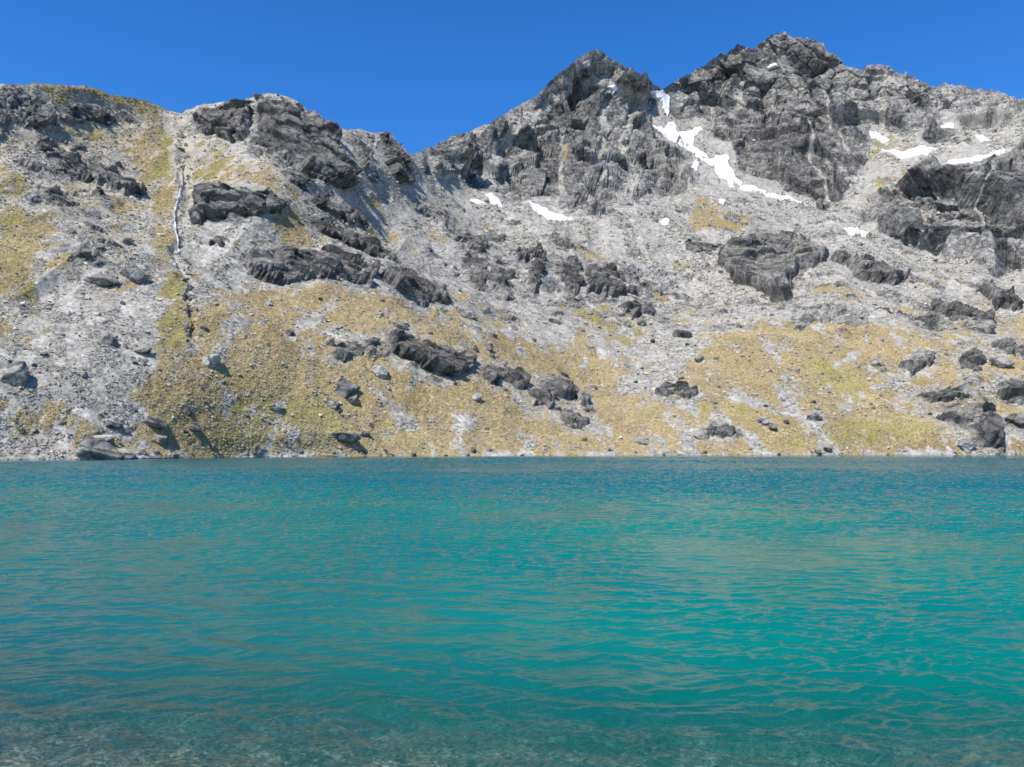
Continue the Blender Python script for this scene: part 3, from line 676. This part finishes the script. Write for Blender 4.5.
BO = [
 (20,372,14,11,M_BOULD,'big dark boulder at the left edge with a black undercut, low on the slope',.15),
 (93,446,22,11,M_BOULD,'largest flat grey boulder at the left waterline, tilted',.22),
 (126,453,11,5,M_BOULD,'low grey boulder touching the right end of the largest waterline boulder',.1),
 (105,431,10,6,M_BOULD,'rounded grey boulder just behind the largest waterline boulder',.1),
 (158,420,12,6,M_DARK,'wedge boulder with a black end, up the slope right of the waterline boulder',.35),
 (114,417,8,3,M_BOULD,'thin flat boulder in the grass above the left waterline',.2),
 (135,281,13,11,M_BOULD,'rounded dark boulder high on the left scree, right one of its cluster',.1),
 (82,262,10,6,M_DARK,'dark boulder at the left end of the cluster on the left scree',.1),
 (97,255,6,4,M_DARK,'small dark boulder in the middle of the cluster on the left scree',0),
 (112,253,8,5,M_DARK,'flat-topped dark boulder at the top of the cluster on the left scree',.1),
 (102,284,13,6,M_BOULD,'flat slab boulder at the bottom of the cluster on the left scree',.2),
 (71,245,5,4,M_DARK,'small black boulder under the left end of the thin slanting ledge',0),
 (127,246,6,4,M_DARK,'small black boulder right of the thin slanting ledge',.2),
 (98,246,6,3,M_DARK,'flat little dark boulder under the middle of the thin slanting ledge',.1),
 (108,346,9,6,M_BOULD,'brownish boulder alone in the middle of the lower left scree',.3),
 (141,359,8,2.5,M_DARK,'thin dark sliver of rock on the lower left scree',-.2),
 (201,340,6,2.5,M_DARK,'thin dark slab right of the grassy stream gully',.1),
 (206,366,12,7,M_PALE,'pale rounded boulder among grass right of the lower stream gully',.15),
 (346,391,14,9,M_BOULD,'grey two-humped boulder in the tussock, below the mid-slope rock band',.4),
 (352,402,9,5,M_BOULD,'lower block leaning on the two-humped boulder in the tussock',.2),
 (378,376,11,6,M_BOULD,'boulder with a bright top just under the mid-slope rock band',.35),
 (345,440,14,7,M_DARK,'dark boulder near the shore below the two-humped boulder',.1),
 (365,437,6,3,M_DARK,'small dark rock touching the right side of the dark shore boulder',-.3),
 (397,333,8,4,M_DARK,'black balanced boulder perched above the mid-slope rock band',.05),
 (394,339,8,3,M_DARK,'black flat rock under the perched black boulder',.1),
 (288,339,6,4,M_DARK,'small dark boulder in the tussock below the long smooth wall',.1),
 (329,349,6,4,M_DARK,'dark knob left above the ragged mid-slope outcrop',.1),
 (468,316,10,6,M_BOULD,'grey slab boulder on the tussock under the tapering slab',.4),
 (488,350,6,5,M_DARK,'round dark boulder above the shadowed mid-slope block, largest of its cluster',.1),
 (474,352,4,4,M_BOULD,'small grey boulder at the left of the cluster above the shadowed block',.1),
 (490,359,5,3,M_DARK,'flat dark boulder at the bottom of the cluster above the shadowed block',.1),
 (501,367,5,4,M_DARK,'small black boulder touching the top of the shadowed block',.1),
 (494,335,5,2.5,M_DARK,'thin dark rock in the tussock above the cluster of dark boulders',0),
 (472,406,7,4,M_BOULD,'lone grey boulder in the tussock below the shadowed block',-.4),
 (557,320,9,4,M_BOULD,'elongated grey rock sliding down the central scree',.6),
 (710,245,7,3,M_DARK,'dark wedge rock left of the largest crag on the right slope',.3),
 (684,336,10,7,M_BOULD,'rounded grey boulder on the central scree, right of the slab below the dome',.2),
 (735,303,10,5,M_PALE,'pale boulder below the largest crag on the right slope',.2),
 (700,437,10,5,M_DARK,'black boulder left of the low dark rock close to the shore',.1),
 (764,430,7,5,M_BOULD,'grey boulder in the shore grass right of the low dark rock',.1),
 (815,427,8,5,M_BOULD,'grey boulder half sunk in the green shore grass right of centre',.1),
 (772,435,5,4,M_DARK,'dark boulder in the shore grass, first left of the half-sunk grey boulder',.1),
 (827,450,5,3,M_DARK,'small black rock at the waterline below the half-sunk grey boulder',.1),
 (876,362,7,5,M_BOULD,'round grey boulder in grass left of the pale grey dome',.1),
 (966,446,9,6,M_BOULD,'grey shore boulder tucked under the overhanging outcrop',.1),
 (1012,430,11,5,M_DARK,'flat black boulder right of the overhanging shore outcrop',.1),
 (640,442,8,4,M_DARK,'dark rock in the pale rubble at the shore near mid-lake',.1),
 (264,403,0.1,0.1,M_PALE,'',0),
 (331,407,7,6,M_PALE,'pale square boulder in the tussock below the two-humped boulder',.1),
 (273,410,8,5,M_PALE,'pale boulder at the top of the white rubble streak near the shore',.2),
 (985,332,9,7,M_DARK,'dark block at the lower end of the long stepped ledge',.3),
 (1000,372,10,5,M_BOULD,'grey boulder between the pointed rock and the right edge',.2),
 (640,330,6,4,M_BOULD,'small grey boulder below the slab under the smooth grey dome',.2),
 (700,362,5,4,M_DARK,'small dark boulder at the edge of the golden mound in the middle',.1),
 (594,379,5,3,M_DARK,'small dark rock on rubble above the leaning slab',.1),
 (566,367,6,3,M_DARK,'small dark rock at the crest of the tussock spur above the leaning slab',.3),
]
for i, (u, v, rx, ry, mt, lb, roll) in enumerate(BO):
    if lb: add_boulder(u, v, rx, ry, 500 + i, mt, lb, None, roll)
PROTO = []
for i in range(8):
    me = bpy.data.meshes.new('boulder'); vv = boulder_verts(900 + i)
    me.from_pydata(vv.tolist(), [], IF.tolist()); me.update(); me.materials.append(M_BOULD if i % 3 else (M_PALE if i % 2 else M_DARK)); PROTO.append(me)
def scatter(n, box, size, label, group):
    for _ in range(n):
        u = rng.uniform(box[0], box[2]); v = rng.uniform(box[1], box[3]); s = rng.uniform(*size) * (1 + rng.exponential(.35))
        add_boulder(u, v, s, s * rng.uniform(.5, .85), 0, None, label, group, rng.uniform(-.3, .3), PROTO[rng.integers(8)])
scatter(36, (215, 300, 640, 445), (1.6, 2.8), 'small boulder scattered on the golden tussock slope across the lake', 'small boulders on the golden tussock slope')
scatter(24, (0, 395, 215, 452), (1.6, 3.0), 'small boulder among grass at the left end of the far shore', 'small boulders at the left end of the far shore')
scatter(52, (60, 449, 1010, 456.5), (1.2, 2.6), 'small boulder along the waterline of the far shore', 'small boulders along the far waterline')
scatter(22, (700, 325, 1020, 440), (1.5, 2.8), 'small boulder scattered on the right-hand grass mound', 'small boulders on the right-hand grass mound')
scatter(40, (480, 270, 730, 440), (1.4, 3.0), 'small boulder on the grey central scree', 'small boulders on the central scree')
scatter(18, (0, 280, 215, 395), (1.4, 2.6), 'small boulder on the pale left scree', 'small boulders on the left scree')
# the wet dark rocks of the stream
SB = [(183,140),(186,147),(181,152),(187,158),(183,165),(188,171),(184,178),(189,184),(182,186),(179,252),(185,258),(187,265),(184,271),(188,277),(185,284),(189,291),(186,298),(180,244),(190,303),(184,310),(187,318),(179,240),(189,324),(186,331),(190,338),(184,345),(188,352),(192,326),(181,337)]
SB = SB + [(u + rng.normal() * (2 + (v > 245) * 2.5), v + rng.uniform(-5, 8)) for u, v in SB[::2]]
for i, (u, v) in enumerate(SB):
    add_boulder(u + rng.uniform(-1, 1), v, rng.uniform(1.2, 3.6), rng.uniform(1., 2.8), 700 + i, M_DARK, 'wet black rock in the bed of the stream gully on the left hill', 'wet black rocks in the stream gully', rng.uniform(-.4, .4))

# ------------------------------------------------------------------ snow and the stream
def snow(poly, label, i):
    p = np.array(poly, float); lo_, hi = p.min(0) - 3, p.max(0) + 3
    gu, gv = np.meshgrid(np.arange(lo_[0], hi[0], .4), np.arange(lo_[1], hi[1], .4))
    n3 = np.stack([gu / 6, gv / 5, 0 * gu + i], -1)
    s = psdf(poly, gu + 1.2 * fbm(n3, 3, 15), gv + 1.0 * fbm(n3, 3, 16))
    B, n = at(gu, gv); Bs, _ = at_smooth(gu, gv)
    if len(poly) > 7:
        gp = fbm(np.stack([gu / 8, gv / 5, 0 * gu + 7 * i], -1), 4, 29)
        s = np.minimum(s, 5.5 * (gp + .80))
    s = s + (.5 if len(poly) < 14 or i > 8 else -.4); m = sstep(-.8, 1.6, s)
    hv = np.einsum('ijk,ijk->ij', B - Bs, n)
    P = Bs + n * (np.maximum(hv * .5, hv * .9) + 2.4 * m - 2.2 * (1 - m) + 1.0)[..., None]
    cell = s > -1.6
    keep = cell[:-1, :-1] & cell[1:, :-1] & cell[:-1, 1:] & cell[1:, 1:]
    v_, f_, a_ = compact(P.reshape(-1, 3), grid_faces(*gu.shape, keep)[:, ::-1], dict(melt=1 - sstep(-.2, 2.2, s).ravel()))
    tag(mesh_obj('snow_patch', v_, f_, M_SNOW, a_, smooth=True), label, 'snow patch', 'snow patches on the mountains')
for i, (pl, lb) in enumerate(SNOW): snow(pl, lb, i)

def ribbon(name, path, wid, mat, lift):
    path = np.array(path, float); d = np.r_[0, np.cumsum(np.hypot(*np.diff(path, axis=0).T))]
    q = np.arange(0, d[-1], .5); pu = np.interp(q, d, path[:, 0]) + .8 * vnoise(np.c_[q / 5, q * 0, q * 0], 3); pv = np.interp(q, d, path[:, 1])
    ww = np.interp(q, d, wid) * (.8 + .4 * vnoise(np.c_[q / 3, q * 0 + 5, q * 0], 4))
    k = np.linspace(-1, 1, 7)
    gu = pu[:, None] + ww[:, None] * k[None]; gv = np.repeat(pv[:, None], 7, 1)
    B, n = at_smooth(gu, gv)
    P = B + n * (lift + 1.1 * (1 - k[None] ** 2) - 1.4 * (np.abs(k[None]) > .9) + .4 * vnoise((B / 2).astype(f32), 9))[..., None]
    return mesh_obj(name, P.reshape(-1, 3), grid_faces(*gu.shape), mat, smooth=True)
tag(ribbon('waterfall', [(183,165),(182,178),(182,186),(181,190),(179,200),(176,210),(174,222),(176,234),(177,243),(180,252)], [.3, .5, .8, 1.3, 1.9, 1.8, 1.3, 1.7, .9, .3], M_FALL, .9), 'thin white waterfall dropping down the narrow gully of the left hill', 'waterfall')

# ------------------------------------------------------------------ scree stones and tussocks (uncountable cover)
OCT = np.array([(1,0,0),(-1,0,0),(0,1,0),(0,-1,0),(0,0,1),(0,0,-1)], float)
OCF = np.array([(0,2,4),(2,1,4),(1,3,4),(3,0,4),(2,0,5),(1,2,5),(3,1,5),(0,3,5)])
def cover(n, wfun, vmin, vmax):
    u = rng.uniform(-120, 1140, n * 5); v = rng.uniform(vmin, vmax, n * 5)
    ok = (v > sky_v(u) + 2) & (v < shore_v(u) - .3); u, v = u[ok], v[ok]
    ci = np.clip(((u - us[0]) / (us[1] - us[0])).astype(int), 0, NC - 1)
    ri = np.clip(((v - shore_v(u)) / (sky_v(u) - shore_v(u)) * (NR - 1)).astype(int), 0, NR - 1)
    w = wfun(ri, ci); k = rng.uniform(size=len(u)) < w
    u, v, ri, ci = u[k][:n], v[k][:n], ri[k][:n], ci[k][:n]
    p, nn = at(u, v)
    return p, nn, ri, ci
clump = np.clip(.5 + .9 * fbm(np.stack([U / 14, V / 10, 0 * U], -1), 4, 131), 0.02, 1)
def wst(r, c): return np.clip((1 - .50 * np.clip(G[r, c] * 1.5, 0, 1)) * (1 - .9 * rockm[r, c]) * clump[r, c] * (1.0), .01, 1)
p, nn, ri, ci = cover(150000, wst, 85, 460)
rho = np.hypot(p[:, 0], p[:, 1]); n = len(p)
size = rho / F * np.clip(.30 + rng.exponential(.34, n), .3, 3.2)
V6 = OCT[None] * (size[:, None] * rng.uniform(.55, 1.25, (n, 6)))[..., None]
V6 += rng.normal(size=(n, 6, 3)) * (size * .28)[:, None, None]; V6[..., 2] *= .75
ang = rng.uniform(0, 6.28, n); ca, sa = np.cos(ang), np.sin(ang)
X = V6[..., 0] * ca[:, None] - V6[..., 1] * sa[:, None]; Y = V6[..., 0] * sa[:, None] + V6[..., 1] * ca[:, None]
VS = np.stack([X, Y, V6[..., 2]], -1) + p[:, None, :] + nn[:, None, :] * (size * .2)[:, None, None]
FS = (OCF[None] + (np.arange(n) * 6)[:, None, None]).reshape(-1, 3)
tone = np.repeat(np.clip(rng.normal(.50, .15, n), 0, 1), 6)
tag(mesh_obj('scree', VS.reshape(-1, 3), FS, M_STONE, dict(tone=tone)), 'loose pale scree stones strewn over the whole mountainside', 'scree', kind='stuff')

def wgr(r, c): return np.clip(G[r, c] * 1.15 - .12, 0, 1) * (1 - rockm[r, c]) * np.clip(1.35 - clump[r, c], .1, 1)
p, nn, ri, ci = cover(110000, wgr, 85, 460)
rho = np.hypot(p[:, 0], p[:, 1]); n = len(p)
size = rho / F * np.clip(rng.uniform(.35, .8, n) + rng.exponential(.16, n), .3, 2.)
a5 = np.arange(5) * 2 * math.pi / 5
ring = np.stack([np.cos(a5), np.sin(a5), 0 * a5], -1)
VG = np.zeros((n, 6, 3)); VG[:, :5] = ring[None] * (size[:, None] * rng.uniform(.6, 1.2, (n, 5)))[..., None]
VG[:, :5, 2] -= (size * .3)[:, None]; VG[:, 5, 2] = size * rng.uniform(.5, 1.0, n); VG[:, 5, :2] = rng.normal(size=(n, 2)) * (size * .35)[:, None]
VG += p[:, None, :]
FG = (np.array([(i, (i + 1) % 5, 5) for i in range(5)])[None] + (np.arange(n) * 6)[:, None, None]).reshape(-1, 3)
tone = np.repeat(np.clip(rng.normal(.50, .15, n) + .22 * nbig[ri, ci] + .12 * nmid[ri, ci], 0, 1), 6)
gg = np.repeat(np.clip(GR[ri, ci] * 1.2 - .1 + rng.normal(0, .15, n), 0, 1), 6)
tag(mesh_obj('tussock_grass', VG.reshape(-1, 3), FG, M_GRASS, dict(tone=tone, green=gg)), 'golden and olive tussock grass covering the slopes above the lake', 'grass', kind='stuff')

# ------------------------------------------------------------------ the lake
def bed_depth(x, y):
    sh = .5 + .5 * np.tanh((-x - 2 - .05 * y) / (4 + .25 * y))          # a shallow shelf off to the left
    d = .088 * (y - 4.4) * (1 - .35 * sh) + .05 * np.maximum(y - 12.5, 0) ** 1.5 * (1 - .35 * sh)
    return d, sh
yy = np.r_[np.arange(-14, 3, .4), np.arange(3, 30, .15), np.arange(30, 120, 2.), np.arange(120, 260, 10.)]
xx = np.r_[np.arange(-150, -22, 3.), np.arange(-22, 22, .2), np.arange(22, 151, 3.)]
BX, BY = np.meshgrid(xx, yy)
dd, _ = bed_depth(BX, BY)
bz = -np.minimum(dd, 20); bz = np.where(BY < 4.4, np.minimum(-dd * 8., 2.6 + .02 * fbm(np.stack([BX, BY, BX * 0], -1), 2, 2)), bz)
pn = np.stack([BX, BY, 0 * BX], -1)
bz = bz + .05 * fbm(pn * 1.1, 3, 201) + .03 * facet(pn * 4.5, 203)[0]
tag(mesh_obj('lake_bed', np.stack([BX, BY, bz], -1).reshape(-1, 3), grid_faces(*BX.shape), M_BED), 'pebbly bed of the lake sloping away from the near shore', 'lake bed', kind='structure')
n = 14000
px = rng.uniform(-20, 20, n); py = 4.4 + 20 * rng.uniform(size=n) ** 1.5
dz, _ = bed_depth(px, py); size = np.clip(.03 + rng.exponential(.022, n), .025, .16)
V6 = OCT[None] * (size[:, None] * rng.uniform(.7, 1.2, (n, 6)))[..., None]; V6 += rng.normal(size=(n, 6, 3)) * (size * .2)[:, None, None]; V6[..., 2] *= .6
VP = V6 + np.stack([px, py, np.where(py < 4.4, -dz * 8., -dz) + size * .3], -1)[:, None, :]
FP = (OCF[None] + (np.arange(n) * 6)[:, None, None]).reshape(-1, 3)
tag(mesh_obj('pebbles', VP.reshape(-1, 3), FP, M_STONE, dict(tone=np.repeat(np.clip(rng.normal(.36, .28, n), 0, 1), 6))), 'loose pebbles seen through the shallow water at the near shore', 'pebbles', kind='stuff')

rr = np.concatenate([np.arange(2.5, 24, .05), np.arange(24, 60, .085), np.arange(60, 140, .16), np.arange(140, 330, .36), np.arange(330, 640, 3.)])
az = np.radians(np.concatenate([np.arange(-86, -50, .5), np.arange(-50, 50.01, .085), np.arange(50.5, 86.1, .5)]))
R_, A_ = np.meshgrid(rr, az, indexing='ij')
X = R_ * np.sin(A_); Y = R_ * np.cos(A_)
sp = np.gradient(rr)[:, None]
Z = np.zeros_like(X)
wr = np.random.default_rng(5)
patch = .75 + .5 * fbm(np.stack([X / 9, Y / 9, 0 * X], -1), 3, 301)
patch2 = .7 + .6 * fbm(np.stack([X / 30, Y / 45, 0 * X], -1), 2, 305)
acc = np.zeros((len(rr), 1)); tot = 0.
wx = X + .35 * fbm(np.stack([X / 2.5, Y / 2.5, 0 * X], -1), 2, 311); wy = Y + .35 * fbm(np.stack([X / 2.5, Y / 2.5, 0 * X], -1), 2, 315)
for j in range(54):
    lam = .15 * (2.0 / .15) ** wr.uniform() ; th = math.radians(86 + 19 * wr.normal())
    amp = .0088 * lam ** 1.0 * wr.uniform(.5, 1.2) * (1.3 if .2 < lam < .6 else .6)
    k = 2 * math.pi / lam
    w = np.clip((lam - 2.2 * sp) / (1.5 * sp), 0, 1)
    acc += (amp * k * w) ** 2; tot += (amp * k) ** 2
    ph = k * (wx * math.cos(th) + wy * math.sin(th)) + wr.uniform(0, 6.28)
    s_ = np.sin(ph)
    Z += amp * w * (s_ + .22 * np.cos(2 * ph)) * (patch if lam < 1.2 else patch2)
rsh = np.interp(np.degrees(A_), np.degrees(np.arctan((np.arange(-220, 1245, 10) - 512) / F)), shore_rho(np.arange(-220, 1245, 10)))
q = R_ / rsh
calm = 1 - .93 * sstep(.83, .93, q + .04 * fbm(np.stack([X / 40, Y / 60, 0 * X], -1), 3, 330))
Z *= np.interp(rr, [8, 13, 22, 40, 75, 110], [1.6, 1.6, 1.3, 1.15, 1.4, 1.7])[:, None]
Z *= calm * np.clip(np.sqrt(tot / np.maximum(acc, 1e-9)), 1, 2.2)
dp, shf = bed_depth(X, Y)
shelf = np.clip(shf * (.35 + .65 * np.exp(-np.maximum(dp - 1.5, 0) / 6)) + .12 * fbm(np.stack([X / 6, Y / 12, 0 * X], -1), 3, 340), 0, 1)
tag(mesh_obj('lake_water', np.stack([X, Y, Z], -1).reshape(-1, 3), grid_faces(*X.shape), M_WATER, dict(depth=np.clip(dp, 0, 60), far=sstep(35, 90, R_), calm=calm, shelf=shelf), smooth=True), 'rippled turquoise lake water filling the lower half of the view', 'lake', kind='structure')

# ------------------------------------------------------------------ light, sky, camera
wd = bpy.data.worlds.new('World'); SC.world = wd; wd.use_nodes = True
t = wd.node_tree; t.nodes.clear()
sk = t.nodes.new('ShaderNodeTexSky'); sk.sky_type = 'NISHITA'; sk.sun_disc = False
sk.sun_elevation = SUN_EL; sk.sun_rotation = SUN_AZ; sk.altitude = 2400; sk.air_density = 1.0; sk.dust_density = .15; sk.ozone_density = 4.0
hs = t.nodes.new('ShaderNodeHueSaturation'); hs.inputs['Saturation'].default_value = 1.30; hs.inputs['Hue'].default_value = .507
bg = t.nodes.new('ShaderNodeBackground'); bg.inputs['Strength'].default_value = .135
ow = t.nodes.new('ShaderNodeOutputWorld')
t.links.new(sk.outputs[0], hs.inputs['Color']); t.links.new(hs.outputs[0], bg.inputs['Color']); t.links.new(bg.outputs[0], ow.inputs['Surface'])
sl = bpy.data.lights.new('sun', 'SUN'); sl.energy = 4.3; sl.angle = math.radians(.5); sl.color = (1, .94, .86)
so = bpy.data.objects.new('sun', sl); COL.objects.link(so)
from mathutils import Vector
tosun = Vector((math.cos(SUN_EL) * math.sin(SUN_AZ), math.cos(SUN_EL) * math.cos(SUN_AZ), math.sin(SUN_EL)))
so.rotation_euler = (-tosun).to_track_quat('-Z', 'Y').to_euler(); so.location = (-60, -40, 80)
cd = bpy.data.cameras.new('camera'); cd.sensor_width = 36; cd.lens = 36 * F / W; cd.clip_start = .1; cd.clip_end = 8000
co = bpy.data.objects.new('camera', cd); COL.objects.link(co); co.location = (0, 0, CAMH); co.rotation_euler = (math.pi / 2 + PITCH, 0, 0)
SC.camera = co
SC.view_settings.view_transform = 'Standard'; SC.view_settings.look = 'None'; SC.view_settings.gamma = 1; SC.view_settings.exposure = .75
SC.view_settings.use_curve_mapping = False
SC.cycles.max_bounces = 6; SC.cycles.transparent_max_bounces = 8
SC.cycles.filter_width = 1.7
